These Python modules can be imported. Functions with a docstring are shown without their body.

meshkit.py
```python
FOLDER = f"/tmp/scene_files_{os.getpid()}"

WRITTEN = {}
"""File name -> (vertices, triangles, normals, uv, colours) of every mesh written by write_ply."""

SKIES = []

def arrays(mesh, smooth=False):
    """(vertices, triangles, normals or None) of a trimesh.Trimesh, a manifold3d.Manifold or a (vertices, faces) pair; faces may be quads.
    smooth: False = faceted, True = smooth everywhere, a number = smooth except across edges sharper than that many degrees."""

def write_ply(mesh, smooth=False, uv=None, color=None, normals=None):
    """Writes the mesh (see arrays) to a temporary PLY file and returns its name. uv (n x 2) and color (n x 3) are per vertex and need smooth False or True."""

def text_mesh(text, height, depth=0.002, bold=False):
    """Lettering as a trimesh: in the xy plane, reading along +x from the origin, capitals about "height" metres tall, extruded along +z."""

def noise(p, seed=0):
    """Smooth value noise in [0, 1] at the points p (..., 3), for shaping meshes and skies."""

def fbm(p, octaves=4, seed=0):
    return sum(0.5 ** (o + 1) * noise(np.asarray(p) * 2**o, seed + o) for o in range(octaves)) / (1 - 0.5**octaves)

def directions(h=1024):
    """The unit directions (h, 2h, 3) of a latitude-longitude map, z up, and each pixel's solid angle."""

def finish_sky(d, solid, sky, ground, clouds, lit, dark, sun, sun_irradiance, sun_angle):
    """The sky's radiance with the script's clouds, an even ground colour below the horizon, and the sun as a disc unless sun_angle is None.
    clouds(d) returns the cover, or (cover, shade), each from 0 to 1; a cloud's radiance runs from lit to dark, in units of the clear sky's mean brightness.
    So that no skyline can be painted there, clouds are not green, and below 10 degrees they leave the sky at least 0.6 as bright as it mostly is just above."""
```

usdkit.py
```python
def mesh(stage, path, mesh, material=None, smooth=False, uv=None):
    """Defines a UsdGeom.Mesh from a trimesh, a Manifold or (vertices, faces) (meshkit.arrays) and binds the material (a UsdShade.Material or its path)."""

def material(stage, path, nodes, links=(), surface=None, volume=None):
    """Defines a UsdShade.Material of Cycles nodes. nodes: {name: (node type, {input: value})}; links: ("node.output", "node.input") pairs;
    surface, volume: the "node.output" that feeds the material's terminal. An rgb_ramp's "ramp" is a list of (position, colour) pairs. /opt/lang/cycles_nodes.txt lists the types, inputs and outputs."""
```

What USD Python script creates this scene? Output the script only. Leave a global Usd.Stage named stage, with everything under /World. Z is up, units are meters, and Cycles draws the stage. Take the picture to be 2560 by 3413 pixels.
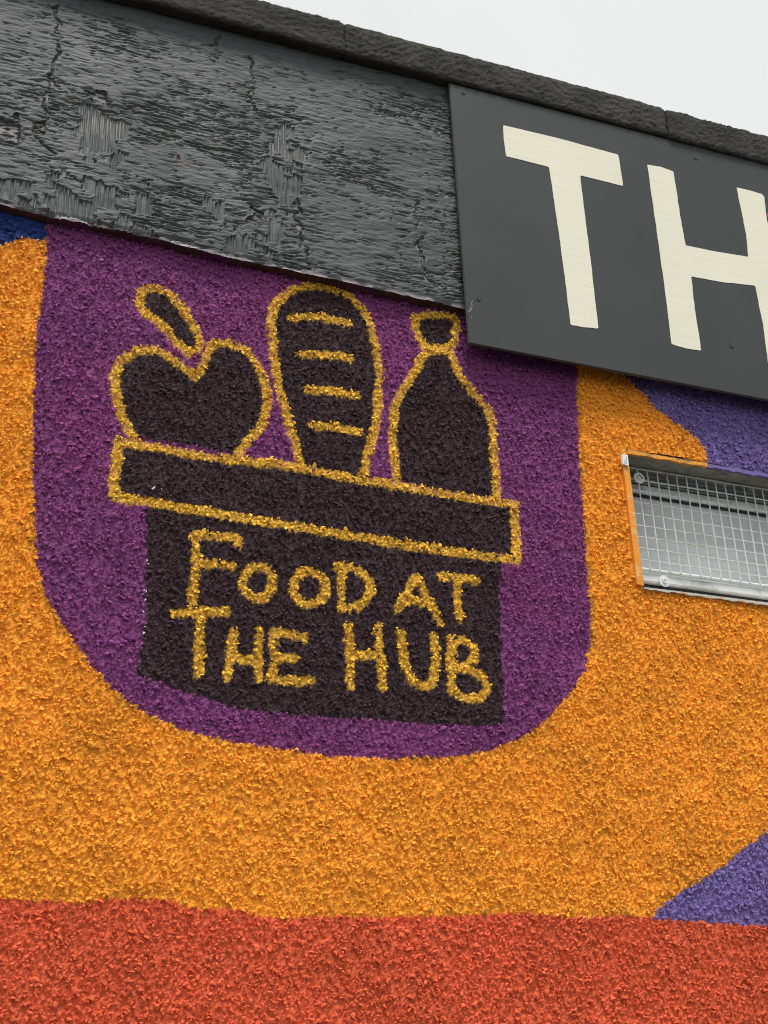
import math, json, random
import numpy as np, trimesh, shapely
from shapely.geometry import Polygon, LineString, Point, box as sbox
from shapely.ops import unary_union
from scipy.spatial import ConvexHull
import usdkit, meshkit
from pxr import Usd, UsdGeom, UsdLux, UsdShade, Sdf, Gf, Vt

stage = Usd.Stage.CreateInMemory()
UsdGeom.SetStageUpAxis(stage, UsdGeom.Tokens.z)
UsdGeom.SetStageMetersPerUnit(stage, 1.0)
UsdGeom.Xform.Define(stage, '/World'); UsdGeom.Scope.Define(stage, '/World/Looks')
stage.SetDefaultPrim(stage.GetPrimAtPath('/World'))

# ------------------------------------------------------------------ camera
EYE = (0.0, -2.2, 1.6)
RIGHT = (0.9313821495, -0.3622171426, -0.0364147387)
UP = (-0.1337769266, -0.4335736502, 0.8911327756)
FWD = (0.3385720388, 0.8251137082, 0.4522790544)
cam = UsdGeom.Camera.Define(stage, '/World/camera')
cam.AddTransformOp().Set(Gf.Matrix4d(*RIGHT, 0, *UP, 0, *[-c for c in FWD], 0, *EYE, 1))
cam.CreateFocalLengthAttr(50.0)
cam.CreateHorizontalApertureAttr(50.0 * 2560 / 4732)
cam.CreateVerticalApertureAttr(50.0 * 3413 / 4732)
cam.CreateClippingRangeAttr(Gf.Vec2f(0.05, 2000))
EXPOSURE = 1.06
cam.CreateExposureAttr(EXPOSURE)

# ------------------------------------------------------------------ sky and the sun behind cloud
SUN_AZ, SUN_EL = math.radians(190), math.radians(66)          # azimuth from +y towards +x
sunvec = np.array([math.sin(SUN_AZ) * math.cos(SUN_EL), math.cos(SUN_AZ) * math.cos(SUN_EL), math.sin(SUN_EL)])
dome = UsdLux.DomeLight.Define(stage, '/World/sky')
skym = usdkit.material(stage, '/World/Looks/overcast_sky', {
    'tc': ('texture_coordinate', {}),
    'sky': ('sky_texture', {'sky_type': 'single_scattering', 'sun_disc': False, 'sun_elevation': SUN_EL, 'sun_rotation': SUN_AZ}),
    'n': ('noise_texture', {'scale': 2.2, 'detail': 6.0, 'roughness': 0.55, 'distortion': 0.4}),
    'r': ('rgb_ramp', {'ramp': [(0.25, tuple(np.array([1.0,1.0,.985])*4.3 * np.array([0.885, 0.915, 0.92]))), (0.42, tuple(np.array([1.0,1.0,.985])*4.3 * np.array([0.93, 0.95, 0.945]))), (0.6, tuple(np.array([1.0,1.0,.985])*4.3 * np.array([0.99, 1.0, 0.985]))), (1.0, tuple(np.array([1.0,1.0,.985])*4.3 * np.array([1.03, 1.035, 1.02])))]}),
    'm': ('mix', {'mix_type': 'mix', 'fac': 0.93}),
    'b': ('background_shader', {'strength': 0.1}),
}, [('tc.generated', 'n.vector'), ('n.fac', 'r.fac'), ('sky.color', 'm.color1'), ('r.color', 'm.color2'), ('m.color', 'b.color')], surface='b.background')
UsdShade.MaterialBindingAPI.Apply(dome.GetPrim()).Bind(skym)
sun = UsdLux.DistantLight.Define(stage, '/World/sun')
sun.CreateIntensityAttr(0.4); sun.CreateAngleAttr(18); sun.CreateNormalizeAttr(True); sun.CreateColorAttr(Gf.Vec3f(1.0, 0.975, 0.94))
zz = sunvec; xx = np.cross([0, 0, 1.0], zz); xx /= np.linalg.norm(xx); yy = np.cross(zz, xx)
sun.AddTransformOp().Set(Gf.Matrix4d(*xx, 0, *yy, 0, *zz, 0, 0, 0, 20, 1))

# ------------------------------------------------------------------ helpers
rng = np.random.default_rng(11)
D = json.loads('''{"shield":[[0.2406,3.3599],[0.2434,3.295],[0.2466,3.1894],[0.2427,3.1266],[0.2397,3.0654],[0.2422,2.987],[0.2476,2.8925],[0.2536,2.8011],[0.2632,2.7131],[0.2713,2.6447],[0.281,2.595],[0.2927,2.5587],[0.3081,2.5316],[0.3263,2.5073],[0.347,2.4786],[0.3675,2.4525],[0.398,2.4194],[0.4313,2.3923],[0.4626,2.3738],[0.4938,2.36],[0.5484,2.3457],[0.6036,2.3368],[0.6594,2.331],[0.7735,2.3256],[0.8404,2.326],[0.9001,2.329],[0.9964,2.339],[1.0505,2.3491],[1.0873,2.358],[1.154,2.3866],[1.1889,2.4105],[1.2148,2.433],[1.2492,2.4693],[1.2745,2.4971],[1.2945,2.5266],[1.3113,2.561],[1.3208,2.5997],[1.3248,2.6433],[1.3259,2.6871],[1.3282,2.7516],[1.3312,2.8228],[1.3348,2.9011],[1.3386,2.9814],[1.3492,3.1152],[1.3669,3.3037]],"panel":[[0.4514,2.7879],[0.4578,2.6268],[0.4603,2.5387],[0.458,2.4953],[0.4516,2.468],[0.4514,2.4354],[0.4857,2.4268],[0.5315,2.4156],[0.5724,2.4074],[0.6086,2.3993],[0.6502,2.3926],[0.7028,2.392],[0.7832,2.3928],[0.8933,2.3956],[1.007,2.3984],[1.0832,2.4039],[1.1182,2.4114],[1.1235,2.4755],[1.1263,2.5692],[1.1369,2.729],[1.1437,2.8127],[0.7917,2.8231]],"stem":[[0.4251,3.2031],[0.4377,3.2129],[0.4532,3.2152],[0.477,3.2086],[0.4933,3.1935],[0.5096,3.1752],[0.5288,3.1453],[0.5382,3.1245],[0.5417,3.1081],[0.5353,3.0933],[0.5184,3.082],[0.504,3.0954],[0.4798,3.1225],[0.4585,3.1424],[0.4321,3.157],[0.4233,3.1717],[0.4251,3.2031]],"apple":[[0.4259,2.8859],[0.413,2.9015],[0.4049,2.917],[0.3954,2.9436],[0.3876,2.9707],[0.385,2.9933],[0.386,3.0138],[0.392,3.0343],[0.4109,3.0582],[0.4355,3.074],[0.4608,3.0774],[0.4869,3.0635],[0.5131,3.0491],[0.5315,3.0348],[0.543,3.0508],[0.5538,3.0832],[0.5613,3.103],[0.5732,3.1165],[0.5954,3.1223],[0.6276,3.1136],[0.6438,3.0984],[0.6601,3.0741],[0.6709,3.0428],[0.6746,3.0074],[0.672,2.9801],[0.663,2.952],[0.65,2.9293],[0.6345,2.9092],[0.6192,2.8865]],"loaf":[[0.742,2.8756],[0.7266,2.9339],[0.7162,2.9674],[0.7083,2.9958],[0.7004,3.0303],[0.6951,3.0596],[0.6898,3.0954],[0.6871,3.1321],[0.6828,3.1625],[0.6828,3.1942],[0.6872,3.2175],[0.6973,3.2423],[0.721,3.2705],[0.7552,3.2921],[0.7954,3.2987],[0.8156,3.2967],[0.8358,3.2933],[0.8558,3.2812],[0.8728,3.2651],[0.8893,3.2324],[0.8969,3.2014],[0.9016,3.17],[0.9036,3.1004],[0.9001,3.0374],[0.8942,2.9995],[0.8874,2.968],[0.8729,2.9178],[0.8621,2.872]],"slashes":[[[0.7233,3.2081],[0.7543,3.2174],[0.7883,3.2236],[0.8167,3.22],[0.8425,3.2191]],[[0.7409,3.1256],[0.7811,3.1326],[0.8148,3.1363],[0.8432,3.1376]],[[0.7549,3.0468],[0.7852,3.0526],[0.8241,3.0551],[0.8549,3.0523]],[[0.7631,2.9699],[0.7947,2.9732],[0.8277,2.9743],[0.858,2.9707]]],"cap":[[0.9883,3.2672],[1.0254,3.2833],[1.056,3.286],[1.0774,3.2852],[1.0844,3.2712],[1.0794,3.2499],[1.0719,3.2283],[1.0621,3.2077],[1.0327,3.1996],[1.0056,3.198],[0.9948,3.2187],[0.99,3.2409],[0.9883,3.2672]],"neck":[[1.0055,3.1947],[1.0215,3.1934],[1.0384,3.1949],[1.0631,3.2046]],"bottle":[[0.934,2.8778],[0.9298,2.9095],[0.928,2.945],[0.9284,2.9813],[0.9311,3.0185],[0.9358,3.0471],[0.9499,3.0791],[0.9656,3.1061],[0.9848,3.1386],[0.9979,3.1638],[1.0092,3.187],[1.0627,3.1979],[1.07,3.1719],[1.0803,3.1446],[1.094,3.1246],[1.1105,3.102],[1.1273,3.0847],[1.143,3.0697],[1.1455,3.0322],[1.1462,2.9947],[1.1452,2.9452],[1.1446,2.9086],[1.1452,2.8714]],"crate":[[0.3988,2.8711],[0.4339,2.8716],[0.4683,2.8709],[0.518,2.8693],[0.5684,2.8694],[0.6193,2.8717],[0.671,2.8735],[0.7182,2.8745],[0.7659,2.8732],[0.8088,2.8709],[0.8576,2.8684],[0.9015,2.8679],[0.9402,2.8665],[1.0245,2.8639],[1.1107,2.8637],[1.1811,2.8649],[1.1782,2.8181],[1.1753,2.7709],[1.1726,2.7405],[1.1301,2.7417],[1.0732,2.7419],[1.0173,2.7433],[0.9347,2.7453],[0.8538,2.7484],[0.7745,2.7492],[0.6968,2.7505],[0.6205,2.7529],[0.5457,2.7564],[0.4967,2.7581],[0.4482,2.7603],[0.3967,2.7588],[0.3952,2.7885],[0.3953,2.8156],[0.3973,2.8433],[0.3988,2.8711]],"letters":[["F",[[[0.545,2.7047],[0.5447,2.6727],[0.5426,2.6267],[0.5405,2.5814]],[[0.5396,2.7051],[0.5665,2.7089],[0.5936,2.7105],[0.621,2.7108],[0.62,2.6995]],[[0.5462,2.6528],[0.5783,2.6554],[0.6096,2.6555]]]],["O",[[[0.6846,2.633],[0.6827,2.6213],[0.6775,2.6108],[0.6697,2.6029],[0.6603,2.5985],[0.6505,2.5984],[0.6418,2.6024],[0.6351,2.6101],[0.6315,2.6204],[0.6314,2.632],[0.6349,2.6433],[0.6414,2.6528],[0.6502,2.6592],[0.6601,2.6616],[0.6696,2.6596],[0.6775,2.6536],[0.6828,2.6443],[0.6846,2.633]]]],["O",[[[0.784,2.6364],[0.7817,2.6241],[0.7755,2.613],[0.7663,2.6045],[0.7554,2.5999],[0.7441,2.5996],[0.7341,2.6038],[0.7266,2.6118],[0.7227,2.6225],[0.7228,2.6347],[0.7269,2.6466],[0.7347,2.6567],[0.7449,2.6635],[0.7563,2.6661],[0.7673,2.6642],[0.7763,2.6579],[0.7822,2.6482],[0.784,2.6364]]]],["D",[[[0.8165,2.6831],[0.8155,2.6445],[0.8128,2.6033]],[[0.8089,2.6804],[0.8349,2.6826],[0.855,2.6763],[0.8679,2.6601],[0.8695,2.6395],[0.8589,2.6176],[0.8384,2.6034],[0.8127,2.5998]]]],["A",[[[0.9224,2.6095],[0.9417,2.6456],[0.9631,2.6814],[0.9778,2.6531],[0.9938,2.6192],[1.0061,2.5958]],[[0.9369,2.6301],[0.9618,2.6332],[0.9913,2.6279]]]],["T",[[[1.0129,2.6891],[1.0496,2.6902],[1.0851,2.6887]],[[1.0458,2.68],[1.0452,2.6435],[1.047,2.6065]]]],["T",[[[0.5095,2.5544],[0.5536,2.5619],[0.6021,2.5677]],[[0.5565,2.55],[0.555,2.5006],[0.554,2.4511]]]],["H",[[[0.6159,2.5304],[0.61,2.4903],[0.6048,2.4493]],[[0.6591,2.5369],[0.6592,2.4955],[0.6604,2.4522]],[[0.6099,2.4957],[0.6338,2.4819],[0.6603,2.482]]]],["E",[[[0.6883,2.5402],[0.6871,2.493],[0.6844,2.4535]],[[0.6883,2.5374],[0.7144,2.5393],[0.7428,2.5346]],[[0.6871,2.4919],[0.7249,2.4948]],[[0.6817,2.4532],[0.7138,2.4521],[0.7517,2.4569]]]],["H",[[[0.826,2.5656],[0.8267,2.5078],[0.8262,2.4522]],[[0.882,2.5709],[0.8845,2.514],[0.888,2.4582]],[[0.8267,2.509],[0.8555,2.5143],[0.8847,2.5197]]]],["U",[[[0.9263,2.5655],[0.9264,2.5298],[0.9319,2.4991],[0.9451,2.475],[0.9648,2.4657],[0.9825,2.4731],[0.9921,2.5082],[0.9924,2.5427],[0.9908,2.567]]]],["B",[[[1.028,2.5641],[1.0229,2.5114],[1.0198,2.4626]],[[1.0262,2.5628],[1.0544,2.5641],[1.0704,2.5524],[1.0721,2.5339],[1.0588,2.5162],[1.0226,2.5067]],[[1.0226,2.5067],[1.0613,2.5084],[1.0871,2.4937],[1.0914,2.4724],[1.0752,2.4549],[1.0454,2.4509],[1.0238,2.4613]]]]],"red_top":[[0.2073,2.0673],[0.2594,2.0647],[0.3394,2.064],[0.3881,2.0619],[0.4347,2.0733],[0.5193,2.0727],[0.5482,2.0614],[0.6357,2.062],[0.6652,2.0506],[0.7099,2.0536],[0.8479,2.0582],[1.0135,2.0677],[1.1013,2.0749],[1.2498,2.0724],[1.3122,2.0798],[1.3803,2.0756],[1.4701,2.0794],[1.5359,2.0818],[1.601,2.074],[1.7118,2.072]],"violet_low":[[1.3801,2.0741],[1.3966,2.0913],[1.42,2.1084],[1.4799,2.1412],[1.52,2.1614],[1.5525,2.1782],[1.5912,2.2061],[1.6526,2.2443],[1.8113,2.3482],[2.0147,2.4687],[2.3787,2.6352],[2.1985,2.0476],[1.711,2.0682],[1.5178,2.0722]],"violet_top":[[1.4583,3.2465],[1.4828,3.2141],[1.5096,3.1883],[1.5323,3.1602],[1.5741,3.1261],[1.6036,3.1143],[1.6305,3.0945],[1.6519,3.0738],[1.6549,3.0552],[1.6465,3.0312],[1.6374,2.9756],[1.9459,2.9727],[2.5904,3.0308],[2.7616,3.5627]],"blue":[[0.0447,3.3358],[0.2404,3.3879],[0.2408,3.3335],[0.2418,3.3027],[0.2426,3.2756],[0.2289,3.2743],[0.2188,3.276],[0.1988,3.2724],[0.1842,3.2639],[0.1798,3.2573],[0.1733,3.2509],[0.1602,3.2463],[0.0576,3.209]],"fascia_low":[[0.1509,3.323],[0.2384,3.3183],[0.3174,3.3166],[0.4443,3.3157],[0.5755,3.3061],[0.7412,3.3041],[1.0871,3.2971]],"sign":[[1.0871,3.8931],[1.0844,3.1957],[1.8068,3.2075]],"sign_top":[[1.0876,3.9022],[1.5285,3.8913],[1.7457,3.8802],[1.9331,3.8757]],"sign_T":[[1.2111,3.8048],[1.3569,3.8072],[1.5066,3.8026],[1.5072,3.7643],[1.5075,3.7104],[1.4488,3.7116],[1.396,3.7118],[1.3959,3.5789],[1.3957,3.4419],[1.3938,3.2954],[1.3581,3.2915],[1.3269,3.2901],[1.3261,3.4145],[1.3229,3.5546],[1.3181,3.7139],[1.2632,3.7148],[1.2115,3.7153],[1.21,3.76]],"sign_H":[[1.5826,3.7945],[1.6208,3.7976],[1.6532,3.7933],[1.6526,3.7357],[1.6516,3.6619],[1.6527,3.5783],[1.7344,3.5803],[1.824,3.587],[1.8299,3.6583],[1.8285,3.726],[1.8274,3.7931],[1.8643,3.7934],[1.8986,3.7917],[1.9043,3.7837],[1.9006,3.7321],[1.8957,3.6439],[1.891,3.5579],[1.8854,3.4387],[1.8754,3.2726],[1.8364,3.2732],[1.8234,3.2927],[1.8292,3.3978],[1.8277,3.5064],[1.737,3.4955],[1.6548,3.4921],[1.651,3.4328],[1.6495,3.3649],[1.6486,3.2919],[1.6109,3.2896],[1.5734,3.2938],[1.5776,3.4051],[1.5791,3.5079],[1.5812,3.6379],[1.5819,3.7415]],"pink":[[1.9036,3.7375],[1.9417,3.7401],[1.9928,3.736],[1.9979,3.6345],[1.9743,3.3989],[1.907,3.3929],[1.9086,3.5697]],"scuffs":[[[1.1006,3.3023],[1.0973,3.2941],[1.0988,3.2869]],[[1.098,3.2845],[1.0955,3.278],[1.0903,3.2717]],[[1.0954,3.2862],[1.0936,3.2798],[1.0884,3.2727]],[[1.095,3.2623],[1.0947,3.2578]]],"screws":[[1.1186,3.872],[1.1152,3.3087],[1.7241,3.853],[1.7331,3.3214]],"cop_top":[[0.4363,3.8874],[0.8321,3.9617],[1.1517,3.959],[1.6597,3.9572],[1.9266,3.9558]],"cop_low":[[0.3868,3.8683],[0.5517,3.8677],[0.723,3.8653],[0.8594,3.8686],[1.0724,3.8754],[1.5077,3.8677],[1.7229,3.8617],[1.9092,3.8635]],"cop_joints":[[0.8321,3.9617],[1.6613,3.9455]],"win_left":[[1.4547,3.0385],[1.4478,2.7203]],"win_top":[[1.4553,3.0372],[1.5185,3.0365],[1.5756,3.0375],[1.6054,3.0345],[1.6521,3.0379],[1.8024,3.037]],"bead_low":[[1.4547,3.0221],[1.5166,3.0225],[1.5856,3.0254],[1.6034,3.0218],[1.6492,3.0207],[1.7338,3.0222],[1.8,3.0241]],"sill_top":[[1.4492,2.7204],[1.5569,2.7236],[1.7438,2.7269]],"sill_low":[[1.459,2.7171],[1.5559,2.7169],[1.7414,2.7139]],"strip":[[1.4378,2.9958],[1.4365,2.9257],[1.4316,2.7215],[1.4478,2.7203],[1.4516,2.9932]],"sticker":[[1.4342,3.0143],[1.4469,3.0136],[1.4463,2.9881],[1.4326,2.9907]],"g_wires_v":[[1.5024,3.0184],[1.5264,3.0184],[1.5504,3.0189],[1.5744,3.0188],[1.5982,3.0187],[1.6221,3.0185],[1.645,3.0094],[1.6682,3.0095],[1.6932,3.0171],[1.7173,3.0173],[1.7408,3.0155],[1.7647,3.0156],[1.7888,3.0157],[1.812,3.0157]],"g_wires_h":[[1.5277,3.0234],[1.5238,2.9953],[1.5201,2.9684],[1.5164,2.9416],[1.8243,3.0195],[1.8194,2.9929],[1.8143,2.9657],[1.8094,2.9396],[1.8042,2.9119],[1.7988,2.8836],[1.7941,2.8582],[1.7894,2.833],[1.7845,2.8072],[1.7807,2.7869]],"g_rod":[[1.4843,2.7849],[1.7894,2.7871]],"washers":[[1.5027,2.9961],[1.5347,2.7656]],"rail_top":[[1.7247,3.0342],[1.7206,3.0096],[1.7199,3.0058],[1.7161,2.9833],[1.7153,2.9787]],"rail_bot":[[1.5112,2.7867],[1.5068,2.7552],[1.6042,2.789],[1.5997,2.7597]],"patches":[[[0.2669,3.5934],[0.2939,3.6166],[0.3329,3.6383],[0.3695,3.6017],[0.3886,3.5886],[0.3816,3.5271],[0.3817,3.4616],[0.3597,3.4484],[0.3485,3.503],[0.3244,3.4781],[0.303,3.4614],[0.2804,3.5127],[0.2557,3.5493]],[[0.1144,3.3812],[0.1778,3.3813],[0.2047,3.3782],[0.2182,3.3405],[0.2147,3.3158],[0.1203,3.3149]],[[0.2171,3.3919],[0.272,3.4244],[0.35,3.4173],[0.3881,3.4454],[0.4307,3.4498],[0.4357,3.3171],[0.3882,3.319],[0.3112,3.3201],[0.2303,3.3199]],[[0.6449,3.6024],[0.6853,3.6179],[0.6918,3.6784],[0.7267,3.6729],[0.7484,3.6164],[0.7508,3.5555],[0.7249,3.4659],[0.6881,3.4636],[0.6636,3.5166]],[[0.5329,3.423],[0.5826,3.4469],[0.5777,3.3772],[0.6222,3.3528],[0.6638,3.3846],[0.6698,3.4478],[0.7125,3.4442],[0.7027,3.337],[0.6402,3.3114],[0.5816,3.3148],[0.569,3.375]],[[0.4744,3.5276],[0.5069,3.5256],[0.5046,3.4991],[0.4812,3.4963]]],"knots":[[0.3156,3.6383],[0.1466,3.5026],[0.6337,3.413]],"cracks":[[[0.2219,3.8461],[0.2299,3.7692],[0.227,3.6677],[0.2157,3.6038],[0.2149,3.5519],[0.2083,3.5135],[0.2178,3.4803],[0.2419,3.4657]],[[0.628,3.836],[0.6305,3.7313],[0.6509,3.682],[0.6886,3.6814]],[[0.7313,3.4824],[0.7339,3.4313],[0.7364,3.381],[0.7452,3.3472],[0.7508,3.313]],[[0.5544,3.8779],[0.56,3.8467],[0.5238,3.8389]],[[0.9962,3.5443],[0.9969,3.4303],[1.0123,3.3526]]]}''')
used = {}
def numbered(parent, name):
    k = used.get((parent, name), 0); used[(parent, name)] = k + 1
    return name if k == 0 else f'{name}_{k:03d}'
def tag(p, label=None, category=None, group=None, kind=None):
    p = p.GetPrim() if hasattr(p, 'GetPrim') else p
    for k, v in (('label', label), ('category', category), ('group', group), ('kind', kind)):
        if v: p.SetCustomDataByKey(k, v)
    return p
def thing(name, label, category, loc=(0, 0, 0), group=None):
    x = UsdGeom.Xform.Define(stage, '/World/' + numbered('/World', name))
    x.AddTranslateOp().Set(Gf.Vec3d(*loc))
    tag(x, label, category, group)
    x.loc = np.array(loc, float)
    return x
LOC = {}
def part(name, mesh, mat, parent=None, smooth=False, label=None, kind=None, color=None):
    pp = '/World' if parent is None else str(parent.GetPath())
    path = pp + '/' + numbered(pp, name)
    off = np.zeros(3)
    if parent is not None:
        off = LOC.get(pp)
        if off is None:
            off = getattr(parent, 'loc', np.zeros(3))
    LOC[path] = off
    if hasattr(mesh, 'to_mesh'):
        mm = mesh.to_mesh(); mesh = (np.array(mm.vert_properties[:, :3]), np.array(mm.tri_verts))
    if isinstance(mesh, trimesh.Trimesh): mesh = (np.array(mesh.vertices), np.array(mesh.faces))
    v = np.asarray(mesh[0], float) - off
    m = usdkit.mesh(stage, path, (v, mesh[1]), M[mat], smooth)
    if color is not None:
        UsdGeom.PrimvarsAPI(m).CreatePrimvar('paint', Sdf.ValueTypeNames.Color3fArray, 'vertex').Set(Vt.Vec3fArray.FromNumpy(np.asarray(color, np.float32)))
    tag(m, label, kind=kind)
    return m
def bx(x0, x1, y0, y1, z0, z1):
    b = trimesh.creation.box((x1 - x0, y1 - y0, z1 - z0)); b.apply_translation(((x0 + x1) / 2, (y0 + y1) / 2, (z0 + z1) / 2)); return b
def chamfer(x0, x1, y0, y1, z0, z1, c=0.002):
    "a box with its edges cut"
    pts = []
    for x, sx in ((x0, 1), (x1, -1)):
        for y, sy in ((y0, 1), (y1, -1)):
            for z, sz in ((z0, 1), (z1, -1)):
                pts += [(x + sx * c, y + sy * c, z), (x + sx * c, y, z + sz * c), (x, y + sy * c, z + sz * c)]
    return trimesh.convex.convex_hull(np.array(pts))
def cat(ms): return trimesh.util.concatenate(ms)
def grid_faces(nx, nz):
    "faces of a grid stored [i*nz + j], i along x, j along z, seen from -y"
    i, j = np.meshgrid(np.arange(nx - 1), np.arange(nz - 1), indexing='ij')
    a = i * nz + j
    return np.stack([a, a + nz, a + nz + 1, a + 1], -1).reshape(-1, 4)
def tris(q): return np.vstack([q[:, [0, 1, 2]], q[:, [0, 2, 3]]])
def tube(points, r, sides=8, capped=True):
    p = np.asarray(points, float); t = np.gradient(p, axis=0); t /= np.linalg.norm(t, axis=1, keepdims=True)
    ref = np.array([0, 1.0, 0.0]); a = np.cross(t, ref); a /= np.linalg.norm(a, axis=1, keepdims=True); b = np.cross(t, a)
    ang = np.arange(sides) * 2 * np.pi / sides
    v = p[:, None] + r * (np.cos(ang)[None, :, None] * a[:, None] + np.sin(ang)[None, :, None] * b[:, None])
    n = len(p); f = []
    for i in range(n - 1):
        for j in range(sides):
            k = (j + 1) % sides
            f += [[i * sides + j, i * sides + k, (i + 1) * sides + k], [i * sides + j, (i + 1) * sides + k, (i + 1) * sides + j]]
    v = v.reshape(-1, 3)
    if capped:
        c0, c1 = len(v), len(v) + 1; v = np.vstack([v, p[0], p[-1]])
        for j in range(sides):
            k = (j + 1) % sides
            f += [[c0, k, j], [c1, (n - 1) * sides + j, (n - 1) * sides + k]]
    m = trimesh.Trimesh(v, np.array(f), process=False); m.fix_normals(); return m
def rough_edge(poly, amp, scale, seed, step=0.003):
    "a painted outline whose edge wavers as a brush does"
    def ring(r):
        p = np.array(r.segmentize(step).coords)
        q = np.column_stack([p * scale, np.zeros(len(p))])
        d = np.column_stack([meshkit.fbm(q, 3, seed), meshkit.fbm(q + 37.7, 3, seed + 5)]) - 0.5
        return p + d * 2 * amp
    return Polygon(ring(poly.exterior), [ring(r) for r in poly.interiors if Polygon(r).area > 2e-5]).buffer(0)

# ------------------------------------------------------------------ materials
M = {}
def mat(name, nodes, links, surface='p.BSDF'):
    M[name] = usdkit.material(stage, '/World/Looks/' + name, nodes, links, surface=surface)
def plain(name, color, rough=0.6, spec=0.5, metallic=0.0, var=0.12, scale=40.0, bump=0.0, bscale=300.0, dirt=None):
    c = np.array(color)
    n = {'g': ('geometry', {}), 'n': ('noise_texture', {'scale': scale, 'detail': 4.0, 'roughness': 0.6}),
         'r': ('rgb_ramp', {'ramp': [(0.25, tuple(c * (1 - var))), (0.75, tuple(np.minimum(c * (1 + var), 1)))]}),
         'p': ('principled_bsdf', {'roughness': rough, 'specular_ior_level': spec, 'metallic': metallic})}
    l = [('g.position', 'n.vector'), ('n.fac', 'r.fac'), ('r.color', 'p.base_color')]
    if dirt:
        n['n2'] = ('noise_texture', {'scale': dirt[1], 'detail': 5.0, 'roughness': 0.65})
        n['r2'] = ('rgb_ramp', {'ramp': [(dirt[2], (0, 0, 0)), (dirt[3], (1, 1, 1))]})
        n['mx'] = ('mix', {'mix_type': 'mix', 'color2': dirt[0]})
        l = [('g.position', 'n.vector'), ('n.fac', 'r.fac'), ('g.position', 'n2.vector'), ('n2.fac', 'r2.fac'), ('r2.color', 'mx.fac'), ('r.color', 'mx.color1'), ('mx.color', 'p.base_color')]
    if bump:
        n['bn'] = ('noise_texture', {'scale': bscale, 'detail': 4.0, 'roughness': 0.6}); n['b'] = ('bump', {'strength': 0.7, 'distance': bump})
        l += [('g.position', 'bn.vector'), ('bn.fac', 'b.height'), ('b.normal', 'p.normal')]
    mat(name, n, l)

# masonry paint over the dash: the colour of each stone's coat comes with the mesh, the material adds grain
mat('masonry_paint', {
    'a': ('attribute', {'attribute': 'paint'}), 'g': ('geometry', {}),
    'n': ('noise_texture', {'scale': 9.0, 'detail': 5.0, 'roughness': 0.6}), 'r': ('rgb_ramp', {'ramp': [(0.3, (0.86, 0.86, 0.86)), (0.7, (1.06, 1.06, 1.06))]}),
    'mx': ('mix', {'mix_type': 'multiply', 'fac': 1.0}),
    'bn': ('noise_texture', {'scale': 700.0, 'detail': 3.0}), 'b': ('bump', {'strength': 0.6, 'distance': 0.0008}),
    'p': ('principled_bsdf', {'roughness': 0.75, 'specular_ior_level': 0.18})},
    [('g.position', 'n.vector'), ('n.fac', 'r.fac'), ('a.color', 'mx.color1'), ('r.color', 'mx.color2'), ('mx.color', 'p.base_color'),
     ('g.position', 'bn.vector'), ('bn.fac', 'b.height'), ('b.normal', 'p.normal')])
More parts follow.
